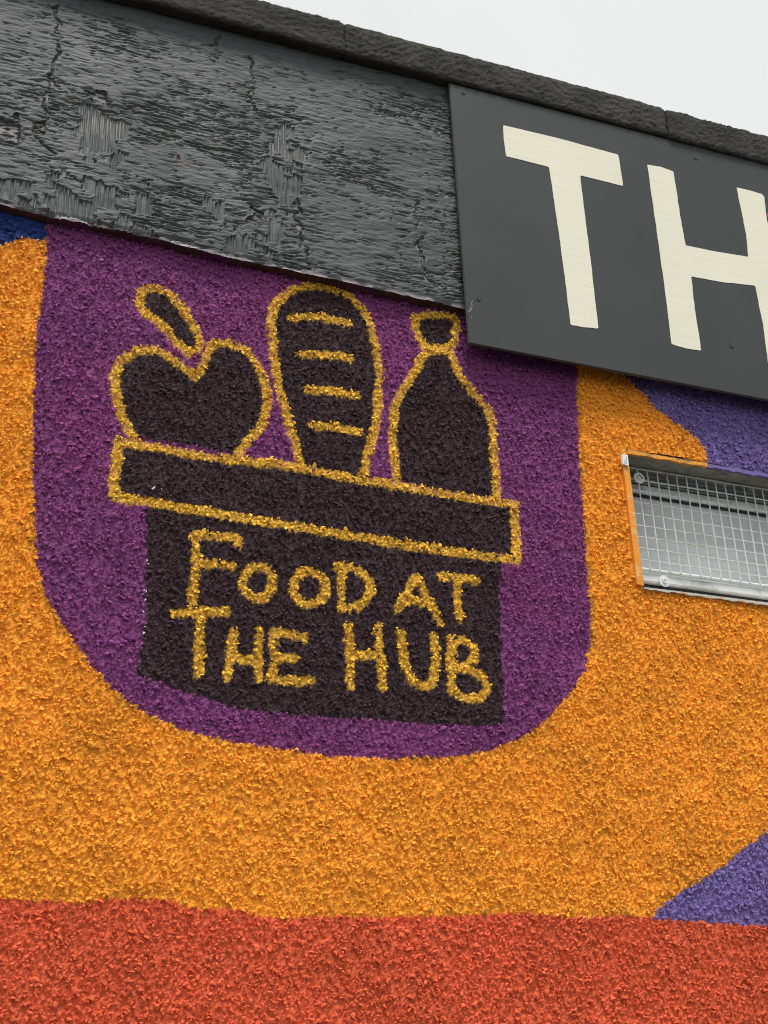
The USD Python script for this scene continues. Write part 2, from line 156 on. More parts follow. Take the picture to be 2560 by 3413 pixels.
# weathered dark grey paint on plywood; colour of the coat and of bare spots comes with the mesh
mat('weathered_paint', {
    'a': ('attribute', {'attribute': 'paint'}), 'g': ('geometry', {}),
    'map': ('mapping', {'scale': (110.0, 110.0, 800.0)}), 'bn': ('noise_texture', {'scale': 1.0, 'detail': 4.0, 'roughness': 0.6}),
    'b': ('bump', {'strength': 0.6, 'distance': 0.0012}),
    'n2': ('noise_texture', {'scale': 6.0, 'detail': 4.0}), 'r2': ('rgb_ramp', {'ramp': [(0.3, (0.52, 0.52, 0.52)), (0.7, (0.66, 0.66, 0.66))]}),
    'p': ('principled_bsdf', {'specular_ior_level': 0.5})},
    [('g.position', 'map.vector'), ('map.vector', 'bn.vector'), ('bn.fac', 'b.height'), ('b.normal', 'p.normal'), ('a.color', 'p.base_color'),
     ('g.position', 'n2.vector'), ('n2.fac', 'r2.fac'), ('r2.color', 'p.roughness')])
mat('coping_concrete', {
    'g': ('geometry', {}), 'n': ('noise_texture', {'scale': 14.0, 'detail': 8.0, 'roughness': 0.7}),
    'r': ('rgb_ramp', {'ramp': [(0.3, (0.018, 0.0175, 0.017)), (0.5, (0.040, 0.039, 0.037)), (0.7, (0.072, 0.069, 0.064))]}),
    'n2': ('noise_texture', {'scale': 420.0, 'detail': 3.0}), 'r2': ('rgb_ramp', {'ramp': [(0.66, (0, 0, 0)), (0.74, (1, 1, 1))]}),
    'mx': ('mix', {'mix_type': 'mix', 'color2': (0.13, 0.125, 0.11)}),
    'sx': ('separate_xyz', {}), 'mr': ('map_range', {'from_min': 3.955, 'from_max': 3.983, 'to_min': 0.0, 'to_max': 0.75, 'clamp': True}),
    'n3': ('noise_texture', {'scale': 60.0, 'detail': 5.0}), 'mm': ('math', {'math_type': 'multiply'}),
    'moss': ('mix', {'mix_type': 'mix', 'color2': (0.085, 0.088, 0.05)}),
    'bn': ('noise_texture', {'scale': 340.0, 'detail': 4.0, 'roughness': 0.7}), 'b': ('bump', {'strength': 0.9, 'distance': 0.003}),
    'p': ('principled_bsdf', {'roughness': 0.85, 'specular_ior_level': 0.3})},
    [('g.position', 'n.vector'), ('n.fac', 'r.fac'), ('g.position', 'n2.vector'), ('n2.fac', 'r2.fac'), ('r2.color', 'mx.fac'), ('r.color', 'mx.color1'),
     ('g.position', 'sx.vector'), ('sx.z', 'mr.value'), ('g.position', 'n3.vector'), ('mr.result', 'mm.value1'), ('n3.fac', 'mm.value2'), ('mm.value', 'moss.fac'), ('mx.color', 'moss.color1'), ('moss.color', 'p.base_color'),
     ('g.position', 'bn.vector'), ('bn.fac', 'b.height'), ('b.normal', 'p.normal')])
def brushed(name, lo, hi, rough, streak=(18.0, 18.0, 160.0), bump=0.0006, spec=0.5, spots=None):
    n = {'g': ('geometry', {}), 'map': ('mapping', {'scale': streak}), 'bn': ('noise_texture', {'scale': 1.0, 'detail': 4.0, 'roughness': 0.6}),
         'b': ('bump', {'strength': 0.5, 'distance': bump}), 'n': ('noise_texture', {'scale': 3.0, 'detail': 6.0, 'roughness': 0.65}),
         'r': ('rgb_ramp', {'ramp': [(0.3, lo), (0.7, hi)]}),
         'n4': ('noise_texture', {'scale': 130.0, 'detail': 2.0}), 'r4': ('rgb_ramp', {'ramp': [(0.735, (0, 0, 0)), (0.77, (1, 1, 1))]}),
         'mx': ('mix', {'mix_type': 'mix', 'color2': spots or tuple(np.array(lo) * 0.5)}),
         'p': ('principled_bsdf', {'roughness': rough, 'specular_ior_level': spec})}
    mat(name, n, [('g.position', 'map.vector'), ('map.vector', 'bn.vector'), ('bn.fac', 'b.height'), ('b.normal', 'p.normal'), ('g.position', 'n.vector'), ('n.fac', 'r.fac'),
                  ('g.position', 'n4.vector'), ('n4.fac', 'r4.fac'), ('r4.color', 'mx.fac'), ('r.color', 'mx.color1'), ('mx.color', 'p.base_color')])
brushed('sign_grey', (0.035, 0.038, 0.039), (0.047, 0.0505, 0.0515), 0.6, (30.0, 30.0, 60.0), 0.0004, spec=0.35)
brushed('sign_cream', (0.75, 0.72, 0.575), (0.81, 0.78, 0.635), 0.5, (10.0, 10.0, 110.0), 0.0010, spots=(0.55, 0.53, 0.42))
plain('sign_pink', (0.55, 0.06, 0.13), 0.5)
plain('sign_edge', (0.10, 0.085, 0.07), 0.7, var=0.3, scale=90)
plain('screw_steel', (0.05, 0.05, 0.052), 0.45, bump=0.0004)
plain('hollow', (0.006, 0.006, 0.006), 0.9)
plain('galvanised', (0.66, 0.69, 0.68), 0.5, 0.5, 0.0, 0.15, 120, bump=0.0003, dirt=((0.40, 0.37, 0.22), 9.0, 0.55, 0.75))
plain('window_white', (0.66, 0.68, 0.67), 0.4, 0.5, 0, 0.08, 30, dirt=((0.25, 0.25, 0.21), 14.0, 0.5, 0.8))
plain('head_shade_grey', (0.26, 0.275, 0.28), 0.5, var=0.15, scale=30)  # frame grey darkened, with the lintel's shadow put into the colour
plain('gasket_and_gap_shade', (0.012, 0.013, 0.013), 0.6)
plain('lintel_grey', (0.30, 0.31, 0.26), 0.9, 0.2, 0, 0.3, 35, bump=0.002, bscale=120, dirt=((0.05, 0.055, 0.04), 22.0, 0.5, 0.75))
plain('sill_plaster', (0.52, 0.50, 0.44), 0.85, 0.3, 0, 0.12, 50, bump=0.0012, bscale=160, dirt=((0.60, 0.27, 0.03), 25.0, 0.56, 0.64))
plain('bead_orange', (0.80, 0.30, 0.03), 0.6, 0.35, 0, 0.12, 40, bump=0.001, bscale=180, dirt=((0.72, 0.50, 0.20), 45.0, 0.52, 0.7))
plain('bead_worn', (0.80, 0.33, 0.04), 0.7, 0.3, 0, 0.2, 60, bump=0.0015, bscale=200, dirt=((0.20, 0.17, 0.06), 38.0, 0.5, 0.66))
plain('sticker_white', (0.82, 0.82, 0.80), 0.5)
plain('print_grey', (0.22, 0.22, 0.22), 0.6)
plain('pavement_grey', (0.065, 0.064, 0.062), 0.9, 0.3, 0, 0.15, 3.0)
plain('block_grey', (0.30, 0.29, 0.27), 0.9, 0.3)
mat('obscured_glass', {
    'g': ('geometry', {}), 'n': ('noise_texture', {'scale': 6.0, 'detail': 4.0}), 'r': ('rgb_ramp', {'ramp': [(0.3, (0.46, 0.49, 0.49)), (0.7, (0.64, 0.67, 0.67))]}),
    'v': ('voronoi_texture', {'scale': 260.0, 'randomness': 1.0}), 'b': ('bump', {'strength': 0.55, 'distance': 0.0015}),
    'w': ('noise_texture', {'scale': 190.0, 'detail': 2.0}), 'wr': ('rgb_ramp', {'ramp': [(0.66, (0, 0, 0)), (0.76, (1, 1, 1))]}), 'mx': ('mix', {'mix_type': 'mix', 'color2': (0.68, 0.70, 0.70)}),
    'p': ('principled_bsdf', {'roughness': 0.22, 'specular_ior_level': 0.5, 'coat_weight': 0.6, 'coat_roughness': 0.12})},
    [('g.position', 'n.vector'), ('n.fac', 'r.fac'), ('g.position', 'v.vector'), ('v.distance', 'b.height'), ('b.normal', 'p.normal'),
     ('g.position', 'w.vector'), ('w.fac', 'wr.fac'), ('wr.color', 'mx.fac'), ('r.color', 'mx.color1'), ('mx.color', 'p.base_color')])

# ------------------------------------------------------------------ ground
g = part('pavement', bx(-60, 60, -60, 0.4, -0.2, 0.0), 'pavement_grey', kind='structure')

# ------------------------------------------------------------------ the mural's paint areas, in metres on the wall (x, z)
P = lambda k: [tuple(q) for q in D[k]]
WIN = Polygon([(1.4553, 3.0372), (2.06, 3.0372), (2.06, 2.7275), (1.4492, 2.7204)])     # window opening
HOLE = Polygon([(1.4345, 3.002), (1.4415, 3.003), (1.4425, 3.0375), (1.455, 3.0385), (2.075, 3.0385), (2.075, 2.7195), (1.60, 2.7175), (1.455, 2.7155), (1.4330, 2.7205)])      # where no stones are
BEDHOLE = Polygon([(1.4545, 3.0375), (2.062, 3.0375), (2.062, 2.7200), (1.4485, 2.7200)])
FASCIA_LOW = [(-4, 3.3235)] + P('fascia_low') + [(1.6, 3.297), (6, 3.297)]
STROKE = 0.0094
def stroke(pts, wd=STROKE, seed=0):
    return rough_edge(LineString(pts).buffer(wd), 0.0028, 55, seed)
A = {}
shield = rough_edge(Polygon(P('shield')), 0.003, 30, 3)
panel = rough_edge(Polygon(P('panel')), 0.002, 40, 4)
fills, outs = {}, {}
fills['fruit_stalk'] = Polygon(P('stem')).buffer(0); outs['fruit_stalk'] = stroke(P('stem'), seed=11)
ap = P('apple'); fills['fruit'] = Polygon(ap).buffer(0); outs['fruit'] = stroke(ap, seed=12)
lo = P('loaf'); fills['bread_loaf'] = Polygon(lo).buffer(0); outs['bread_loaf'] = stroke(lo, seed=13)
fills['bottle_cap'] = Polygon(P('cap')).buffer(0); outs['bottle_cap'] = stroke(P('cap'), 0.0092, seed=14).union(stroke(P('neck'), 0.010, seed=24))
bo = P('bottle'); fills['bottle'] = Polygon(bo).buffer(0); outs['bottle'] = stroke(bo, 0.0092, seed=15)
fills['crate'] = Polygon(P('crate')).buffer(0); outs['crate'] = stroke(P('crate'), 0.0096, seed=16)
slashes = [stroke(s, 0.0092, 40 + i) for i, s in enumerate(D['slashes'])]
letters = [(n, unary_union([stroke(s, 0.0090, 60 + 7 * i + j) for j, s in enumerate(ss)])) for i, (n, ss) in enumerate(D['letters'])]
red_zone = Polygon([(-6, 2.067)] + P('red_top') + [(2.3, 2.07), (6, 2.07), (6, -1), (-6, -1)])
violet_low = Polygon(P('violet_low')); violet_top = Polygon(P('violet_top')); blue_zone = Polygon(P('blue'))
# base colours of the masonry paints (linear)
ORANGE, RED, PURPLE, DARK, YELLOW, VIOLET, BLUE, WHITE, OLIVE = map(np.array, (
    (0.94, 0.378, 0.036), (0.73, 0.130, 0.052), (0.245, 0.060, 0.205), (0.056, 0.031, 0.037), (0.98, 0.56, 0.065), (0.215, 0.155, 0.40), (0.024, 0.052, 0.22), (0.80, 0.76, 0.80), (0.24, 0.21, 0.03)))
areas = []                                    # (key, polygon, colour) from the undercoat up; the last that covers a spot wins
areas.append(('orange_field', None, ORANGE))
areas.append(('red_band', red_zone, RED))
areas.append(('violet_shape', violet_low, VIOLET)); areas.append(('violet_shape', violet_top, VIOLET))
areas.append(('blue_shape', blue_zone, BLUE))
areas.append(('purple_shield', shield, PURPLE))
areas.append(('lettering_panel', panel, DARK))
for k in ('fruit', 'fruit_stalk', 'bread_loaf', 'bottle', 'bottle_cap', 'crate'):
    areas.append((k, fills[k], DARK))
    areas.append((k + '/outline', outs[k], YELLOW))
for i, s in enumerate(slashes): areas.append((f'bread_loaf/slash#{i}', s, YELLOW))
for i, (n, s) in enumerate(letters): areas.append((f'letter#{i}', s, YELLOW))
for _, p_, _ in areas:
    if p_ is not None: shapely.prepare(p_)
def classify(x, z):
    "index of the topmost paint area at each point, and of the one under a yellow stroke"
    top = np.zeros(len(x), int); under = np.zeros(len(x), int)
    for i, (k, poly, c) in enumerate(areas):
        if poly is None: continue
        inside = shapely.contains_xy(poly, x, z)
        top[inside] = i
        if c is not YELLOW: under[inside] = i
    return top, under
COL = np.array([c for _, _, c in areas])
IS_Y = np.array([c is YELLOW for _, _, c in areas])
low = np.array(FASCIA_LOW)
def wob(x, z, s, amp, seed):
    q = np.column_stack([x * s, z * s, np.zeros(len(x))])
    return (meshkit.fbm(q, 3, seed) - 0.5) * 2 * amp
def relief(x, z):
    "how far the dash's bed swells from the wall's plane"
    return wob(x, z, 7.0, 0.004, 1) + wob(x, z, 28.0, 0.0022, 2)

# ------------------------------------------------------------------ the wall
wall = thing('roughcast_wall', 'pebble dashed wall painted orange and red with a purple food shield mural', 'wall', (0.9, 0, 0))
X0, X1, Z0, Z1 = -6.0, 7.0, 0.0, 3.884
body = [bx(X0, 1.455, 0.012, 0.30, Z0, Z1), bx(2.06, X1, 0.012, 0.30, Z0, Z1), bx(1.4552, 2.0598, 0.0125, 0.2998, Z0, 2.716), bx(1.4552, 2.0598, 0.012, 0.2998, 3.0375, Z1),
        bx(1.4552, 2.0598, 0.20, 0.30, 2.7162, 3.0373), bx(X0, X1, 0.30, 5.0, 3.2, 3.8), bx(X0, X0 + .25, 0.30, 5.0, 0, 3.2), bx(X1 - .25, X1, 0.30, 5.0, 0, 3.2)]
part('wall_core', cat(body), 'block_grey', wall)

# render bed between the stones
def bed(x0, x1, z0, z1, step, hole=True):
    xs = np.arange(x0, x1 + 1e-6, step); zs = np.arange(z0, z1 + 1e-6, step)
    X, Z = [a.ravel() for a in np.meshgrid(xs, zs, indexing='ij')]
    f = tris(grid_faces(len(xs), len(zs)))
    if hole:
        cx, cz = X[f].mean(1), Z[f].mean(1)
        f = f[~shapely.contains_xy(BEDHOLE, cx, cz)]
    y = 0.0032 - relief(X, Z) * 0.9 + (rng.random(len(X)) - .5) * 0.0022 + wob(X, Z, 160, 0.0022, 9)
    top, under = classify(X + (rng.random(len(X)) - .5) * .004, Z + (rng.random(len(X)) - .5) * .004)
    c = COL[top].copy()
    y_ = IS_Y[top]; t = (0.1 + 0.4 * rng.random(len(X)))[:, None]
    c[y_] = (COL[under] * t + COL[top] * (1 - t))[y_]
    return np.column_stack([X, y, Z]), f, c
VX0, VX1, VZ0, VZ1 = -0.25, 2.45, 1.74, 3.33
v, f, c = bed(VX0, VX1, VZ0, 3.335, 0.0042)
part('render_bed', (v, f), 'masonry_paint', wall, smooth=False, kind='stuff', color=c * 0.95)
far = []
for (a0, a1, b0, b1) in ((X0, VX0, 0.0, 3.33), (VX1, X1, 0.0, 3.33), (VX0, VX1, 0.0, VZ0)):
    far.append(bed(a0, a1, b0, b1, 0.05, False))
n0 = 0; fv, ff, fc = [], [], []
for v, f, c in far: fv.append(v); ff.append(f + n0); fc.append(c); n0 += len(v)
part('render_margin', (np.vstack(fv), np.vstack(ff)), 'masonry_paint', wall, kind='stuff', color=np.vstack(fc))

# stone shapes: crushed chips, convex and angular
def chip(r_):
    n = int(r_.integers(7, 10)); d = r_.normal(size=(n, 3)); d /= np.linalg.norm(d, axis=1, keepdims=True)
    p = d * (0.75 + 0.35 * r_.random((n, 1))) * np.array([1.0, 0.62 + 0.2 * r_.random(), 0.42 + 0.25 * r_.random()])
    h = ConvexHull(p); f = h.simplices.copy()
    nn = np.cross(p[f[:, 1]] - p[f[:, 0]], p[f[:, 2]] - p[f[:, 0]]); flip = (nn * h.equations[:, :3]).sum(1) < 0
    f[flip] = f[flip][:, ::-1]
    keep = np.unique(f); rem = np.zeros(n, int); rem[keep] = np.arange(len(keep))
    return p[keep], rem[f]
CHIPS = [chip(rng) for _ in range(64)]
# where the stones lie: three sizes, each on a shaken lattice
def lattice(pitch, x0, x1, z0, z1, shake):
    xs = np.arange(x0, x1, pitch); zs = np.arange(z0, z1, pitch * 0.9)
    X, Z = np.meshgrid(xs, zs, indexing='ij'); X = X + (np.arange(len(zs)) % 2)[None, :] * pitch / 2
    X, Z = X.ravel(), Z.ravel()
    return X + (rng.random(len(X)) - .5) * pitch * shake, Z + (rng.random(len(X)) - .5) * pitch * shake
sets = []
for pitch, rlo, rhi, yo in ((0.0118, 0.0042, 0.0082, -0.06), (0.0092, 0.0029, 0.0053, 0.05), (0.0096, 0.0018, 0.0033, 0.0)):
    X, Z = lattice(pitch, VX0, VX1, VZ0, 3.33, 1.1)
    rr = rlo + (rhi - rlo) * rng.random(len(X)) ** 1.6
    sets.append((X, Z, rr, np.full(len(X), yo)))
SX, SZ, SR, SY = [np.concatenate(q) for q in zip(*sets)]
ok = ~shapely.contains_xy(HOLE.buffer(0.0015), SX, SZ) & (SZ < np.interp(SX, low[:, 0], low[:, 1]) + 0.004 - 0.010 * (SX < 0.24))
ok &= rng.random(len(SX)) < 0.94
SX, SZ, SR, SY = SX[ok], SZ[ok], SR[ok], SY[ok]
N = len(SX)
kind_ = rng.integers(0, len(CHIPS), N)
# orientation: broadside to the wall more often than not, any spin, random tilt
spin = rng.random(N) * 2 * np.pi; tilt = rng.normal(0, 0.55, N); tdir = rng.random(N) * 2 * np.pi
cs, sn = np.cos(spin), np.sin(spin); zero = np.zeros(N); one = np.ones(N)
base = np.stack([np.stack([cs, zero, sn], -1), np.stack([-sn, zero, cs], -1), np.stack([zero, -one, zero], -1)], 1)       # rows: images of chip axes x, y, z
ax = np.stack([np.cos(tdir), zero, np.sin(tdir)], -1); ct, st = np.cos(tilt)[:, None, None], np.sin(tilt)[:, None, None]
def rodr(vv, ax, ct, st):
    return vv * ct + np.cross(np.broadcast_to(ax[:, None], vv.shape), vv) * st + ax[:, None] * (vv * ax[:, None]).sum(-1, keepdims=True) * (1 - ct)
ROT = rodr(base, ax, ct, st)
SYY = -relief(SX, SZ) - SR * SY - 0.0005 * rng.random(N)
jx, jz = (rng.random(N) - .5) * 0.003, (rng.random(N) - .5) * 0.003
TOP, UNDER = classify(SX + jx, SZ + jz)
SC = COL[TOP].copy()
yl = IS_Y[TOP]
missed = yl & (rng.random(N) < 0.025)                      # stones the yellow brush skipped
thin = yl & (rng.random(N) < 0.10)                        # thinly covered: olive where yellow lies over the dark coat
SC[thin] = (0.62 * YELLOW + 0.38 * OLIVE)[None]
SC[missed] = COL[UNDER][missed]
# the orange cut in thinly along the shield's and the red band's edges turns olive; bare white dashes along the panel's edges
def near(line, d): return shapely.dwithin(line, shapely.points(SX, SZ), d)
edge = near(shield.exterior, 0.011) & (TOP == 0) & (wob(SX, SZ, 9, 1, 31) > -0.05) & (rng.random(N) < 0.6)
SC[edge] = 0.55 * ORANGE + 0.45 * OLIVE
redl = LineString(P('red_top')); rede = near(redl, 0.014) & (TOP == 0) & (wob(SX, SZ, 8, 1, 33) > -0.1) & (rng.random(N) < 0.5)
SC[rede] = 0.6 * ORANGE + 0.4 * OLIVE
vle = near(violet_low.exterior, 0.008) & (TOP == 0) & (rng.random(N) < 0.5); SC[vle] = 0.5 * ORANGE + 0.5 * OLIVE * 0.5
pw = near(panel.exterior, 0.0042) & (SR < 0.0048) & (((SX < panel.bounds[0] + 0.03) & (wob(SX, SZ, 30, 1, 35) > 0.0)) | ((SZ < panel.bounds[1] + 0.1) & (wob(SX, SZ, 14, 1, 36) > 0.16)))
pw &= rng.random(N) < 0.28
SC[pw] = WHITE
rub = (np.hypot(SX - 0.315, (SZ - 3.257) * 2.4) < 0.035) & (rng.random(N) < 0.3) & (TOP == 5); SC[rub] = np.array([0.42, 0.16, 0.34])
pk = (wob(SX, SZ, 6, 1, 38) > 0.36) & (np.isin(TOP, [5])) ; SC[pk] = SC[pk] * 0.8 + 0.2 * np.array([0.35, 0.05, 0.12])
SC = SC * (1 + wob(SX, SZ, 5, 0.10, 45)[:, None] + wob(SX, SZ, 22, 0.10, 46)[:, None]) * (1 + rng.normal(0, 0.06, (N, 1))) * (1 + rng.normal(0, 0.02, (N, 3)))
SC = np.clip(SC, 0.003, 0.95)
def stone_mesh(idx):
    vs, fs, cols, n = [], [], [], 0
    for k in np.unique(kind_[idx]):
        ii = idx[kind_[idx] == k]; p, f = CHIPS[k]
        w = np.einsum('vj,njk->nvk', p, ROT[ii]) * SR[ii][:, None, None] + np.stack([SX[ii], SYY[ii], SZ[ii]], -1)[:, None]
        vs.append(w.reshape(-1, 3)); fs.append((f[None] + (np.arange(len(ii)) * len(p))[:, None, None] + n).reshape(-1, 3))
        cols.append(np.repeat(SC[ii], len(p), 0)); n += len(ii) * len(p)
    return (np.vstack(vs), np.vstack(fs)), np.vstack(cols)
# the 300 largest stones in view, one by one
view = (SX > 0.25) & (SX < 1.75) & (SZ > 1.95) & (SZ < 3.25) & np.isin(TOP, [0, 1, 5])
big = np.nonzero(view)[0]; big = big[np.argsort(-SR[big])][:300]
single = np.zeros(N, bool); single[big] = True
named = {}
LABELS = {'orange_field': 'bright orange stones of the wall round the purple shield', 'red_band': 'red painted stones along the foot of the mural', 'violet_shape': 'violet painted stones',
          'blue_shape': 'dark blue painted stones under the fascia board', 'purple_shield': 'purple painted stones forming a rounded shield', 'lettering_panel': 'dark plum panel behind the yellow lettering',
          'fruit': 'dark heart shaped apple with yellow outline', 'fruit_stalk': 'slanted dark stalk with yellow outline above the apple', 'bread_loaf': 'tall dark loaf with four yellow slashes',
          'bottle': 'dark bottle body with yellow outline', 'bottle_cap': 'small dark bottle cap with yellow outline', 'crate': 'long slanted dark crate with yellow outline'}
order = []
for i, (k, _, _) in enumerate(areas):
    if k not in order: order.append(k)
letter_words = ['F of FOOD', 'first O of FOOD', 'second O of FOOD', 'D of FOOD', 'A of AT', 'T of AT', 'T of THE', 'H of THE', 'E of THE', 'H of HUB', 'U of HUB', 'B of HUB']
NT = 0
for k in order:
    ids = [i for i, a in enumerate(areas) if a[0] == k]
    groups = [ids] if k != 'violet_shape' else [[i] for i in ids]
    for gi, gids in enumerate(groups):
        idx = np.nonzero(np.isin(TOP, gids) & ~single)[0]
        if not len(idx): continue
        mesh, col = stone_mesh(idx); NT += len(mesh[1])
        nm = k.split('#')[0]; parent = wall
        if '/' in nm: parent, nm = named[nm.split('/')[0]], nm.split('/')[1]
        lab = LABELS.get(k)
        if k.startswith('letter#'): lab = 'yellow painted letter ' + letter_words[int(k.split('#')[1])]
        if k == 'violet_shape': lab = ('violet wedge above the right end of the red band', 'violet shape between the sign board and the window')[gi]
        if '/outline' in k: lab = 'yellow painted outline'
        big_area = k in ('orange_field', 'red_band', 'violet_shape', 'blue_shape', 'purple_shield', 'lettering_panel')
        named[k] = part(nm, mesh, 'masonry_paint', parent, label=lab, kind='stuff' if big_area else None, color=col)
for i in big:
    mesh, col = stone_mesh(np.array([i])); part('stone', mesh, 'masonry_paint', wall, color=col)
print('stones', N, 'triangles', NT)

# smooth strips round the opening
def strip(pts, y0, y1):
    pl = Polygon(pts); m = trimesh.creation.extrude_polygon(pl, y1 - y0)
    v = m.vertices.copy(); m.vertices = np.column_stack([v[:, 0], y0 + v[:, 2], v[:, 1]]); m.fix_normals(); return m
part('corner_strip', strip([(1.4367, 3.0015), (1.4500, 2.9995), (1.4485, 2.7205), (1.4335, 2.7225)], -0.0075, 0.05), 'bead_orange', wall, label='smooth orange strip down the left side of the opening')
def ragged(xa, xb, z, amp, seed, n=40):
    xs_ = np.linspace(xa, xb, n); return list(zip(xs_, z + (meshkit.fbm(np.column_stack([xs_ * 90, xs_ * 0, xs_ * 0]), 3, seed) - .5) * 2 * amp))
part('head_bead', strip(ragged(1.4555, 1.648, 3.0242, 0.0022, 51) + ragged(1.4555, 1.648, 3.0325, 0.0010, 52)[::-1], -0.0030, 0.004), 'bead_worn', wall, label='worn orange bead over the window')
plain('bead_violet', (0.16, 0.11, 0.33), 0.6, 0.35, 0, 0.1, 40, bump=0.0008, bscale=180, dirt=((0.45, 0.42, 0.5), 40.0, 0.62, 0.7))
part('head_bead', strip(ragged(1.6485, 2.07, 3.0238, 0.0022, 53, 80) + ragged(1.6485, 2.07, 3.0318, 0.0010, 54, 80)[::-1], -0.0030, 0.004), 'bead_violet', wall, label='smooth violet bead over the window')
part('bead_groove', bx(1.4547, 2.07, 0.0042, 0.010, 3.0300, 3.0385), 'lintel_grey', wall)
# grey underside of the lintel, uneven
xs = np.linspace(1.4485, 2.06, 150); ys = np.linspace(0.0045, 0.066, 20)
LX, LY = [a.ravel() for a in np.meshgrid(xs, ys, indexing='ij')]
LZ = 3.0262 + (meshkit.fbm(np.column_stack([LX * 30, LY * 60, LX * 0]), 4, 71) - .5) * 0.006
lv = np.column_stack([LX, LY, LZ]); part('lintel_soffit', (lv, tris(grid_faces(150, 20))[:, ::-1]), 'lintel_grey', wall, smooth=True, label='rough grey underside of the lintel')
part('reveal', bx(1.4485, 1.4555, 0.0503, 0.12, 2.7215, 3.0370), 'lintel_grey', wall)
part('sill_edge', strip([(1.4483, 2.7185), (1.56, 2.7196), (1.75, 2.7210), (2.06, 2.723)] + ragged(1.449, 2.06, 2.7145, 0.003, 55, 80)[::-1], -0.006, 0.12), 'sill_plaster', wall, label='pale plaster sill edge with orange smears')

# ------------------------------------------------------------------ window
win = thing('window', 'narrow grey framed obscured glass window recessed behind the wire grille', 'window', (1.757, 0.07, 2.73))
part('head_rail', cat([bx(1.4556, 2.0594, 0.0655, 0.12, 3.0175, 3.0360)]), 'head_shade_grey', win)
for z0, z1, y in ((3.0110, 3.0168, 0.071), (3.0040, 3.0100, 0.0745), (2.9975, 3.0030, 0.078)):
    part('head_slat', chamfer(1.4556, 2.0594, y, 0.12, z0, z1, .0012), 'head_shade_grey', win)
part('top_rail', chamfer(1.4556, 2.0594, 0.066, 0.118, 2.9760, 2.9968, .003), 'window_white', win)
part('gasket_and_gap_shade', bx(1.47, 2.0594, 0.0715, 0.10, 2.9722, 2.9757), 'gasket_and_gap_shade', win)
part('stile', chamfer(1.4557, 1.4868, 0.066, 0.118, 2.7800, 2.9757, .003), 'window_white', win)
part('stile', chamfer(2.030, 2.0594, 0.066, 0.118, 2.7800, 2.9757, .003), 'window_white', win)
gp = bx(1.4870, 2.0298, 0.078, 0.084, 2.7805, 2.9720); part('pane', gp, 'obscured_glass', win)
part('bottom_rail', chamfer(1.4560, 2.0594, 0.050, 0.118, 2.7600, 2.7805, .003), 'window_white', win)
part('gasket_and_gap_shade', bx(1.4560, 2.0594, 0.060, 0.10, 2.7262, 2.7597), 'gasket_and_gap_shade', win)  # near-black strip painting in the shadow gap below the bottom rail

# ------------------------------------------------------------------ grille
gr = thing('security_grille', 'pale galvanised square wire mesh grille bolted over the window', 'grille', (1.757, 0.045, 2.785))
GY = 0.045; pitch = 0.0242; r_ = 0.00155
rg = np.random.default_rng(5)
zrow = [3.0215, 2.9945, 2.9678, 2.9410, 2.9130, 2.8858, 2.8592, 2.8330, 2.8075]
x = 1.4782 - 0.0
cols = [x + i * pitch for i in range(1, 24)]
cols = [cx for cx in cols if cx < 2.045]
for i, cx in enumerate(cols):
    zz_ = np.linspace(3.0215, 2.7865, 10); xx_ = cx + np.cumsum(rg.normal(0, 0.00022, 10)); yy_ = GY - 0.0012 + rg.normal(0, 0.0002, 10)
    part('wire', tube(np.column_stack([xx_, yy_, zz_]), r_, 6), 'galvanised', gr, smooth=50)
for j, z in enumerate(zrow):
    n = 26; xx_ = np.linspace(1.450, 2.045, n); zz_ = z + np.cumsum(rg.normal(0, 0.00022, n)) ; yy_ = GY + 0.0012 + 0 * xx_
    part('wire', tube(np.column_stack([xx_, yy_, zz_]), 0.0021 if j == 0 else r_, 6), 'galvanised', gr, smooth=50)
xx_ = np.linspace(1.462, 2.045, 30); zz_ = 2.7860 + rg.normal(0, 0.0002, 30)
part('edge_rod', tube(np.column_stack([xx_, GY + 0.0035 + 0 * xx_, zz_]), 0.0042, 10), 'galvanised', gr, smooth=50)
def disc(x, y, z, r, t, sides=28):
    c = trimesh.creation.cylinder(r, t, sections=sides); c.apply_transform(trimesh.transformations.rotation_matrix(math.pi / 2, (1, 0, 0))); c.apply_translation((x, y, z)); return c
def washer(x, y, z, r, t, ri):
    c = trimesh.creation.annulus(ri, r, t, sections=28); c.apply_transform(trimesh.transformations.rotation_matrix(math.pi / 2, (1, 0, 0))); c.apply_translation((x, y, z)); return c
(wx, wz), (vx, vz) = D['washers']
w1 = part('washer', washer(wx, GY - 0.0042, wz, 0.0128, 0.0022, 0.0035), 'galvanised', gr, smooth=40)
head = trimesh.creation.icosphere(2, 0.0062); head.vertices[:, 1] *= 0.75; head.apply_translation((wx, GY - 0.0062, wz)); head = head.slice_plane((wx, GY - 0.0053, wz), (0, -1, 0))
part('bolt_head', head, 'galvanised', w1, smooth=40)
part('slot', bx(-0.0055, 0.0055, -0.0006, 0.0006, -0.0009, 0.0009).apply_transform(trimesh.transformations.rotation_matrix(math.radians(48), (0, 1, 0))).apply_translation((wx + .0008, GY - 0.0108, wz)), 'hollow', w1)
w2 = part('washer', washer(vx, 0.0478, vz, 0.0128, 0.0022, 0.003), 'galvanised', gr, smooth=40)
part('bolt_head', cat([washer(vx, 0.0452, vz, 0.0056, 0.0026, 0.0018), disc(vx, 0.0475, vz, 0.0022, 0.0012)]), 'galvanised', w2, smooth=40)
part('slot', disc(vx, 0.0462, vz, 0.0016, 0.0012), 'hollow', w2)

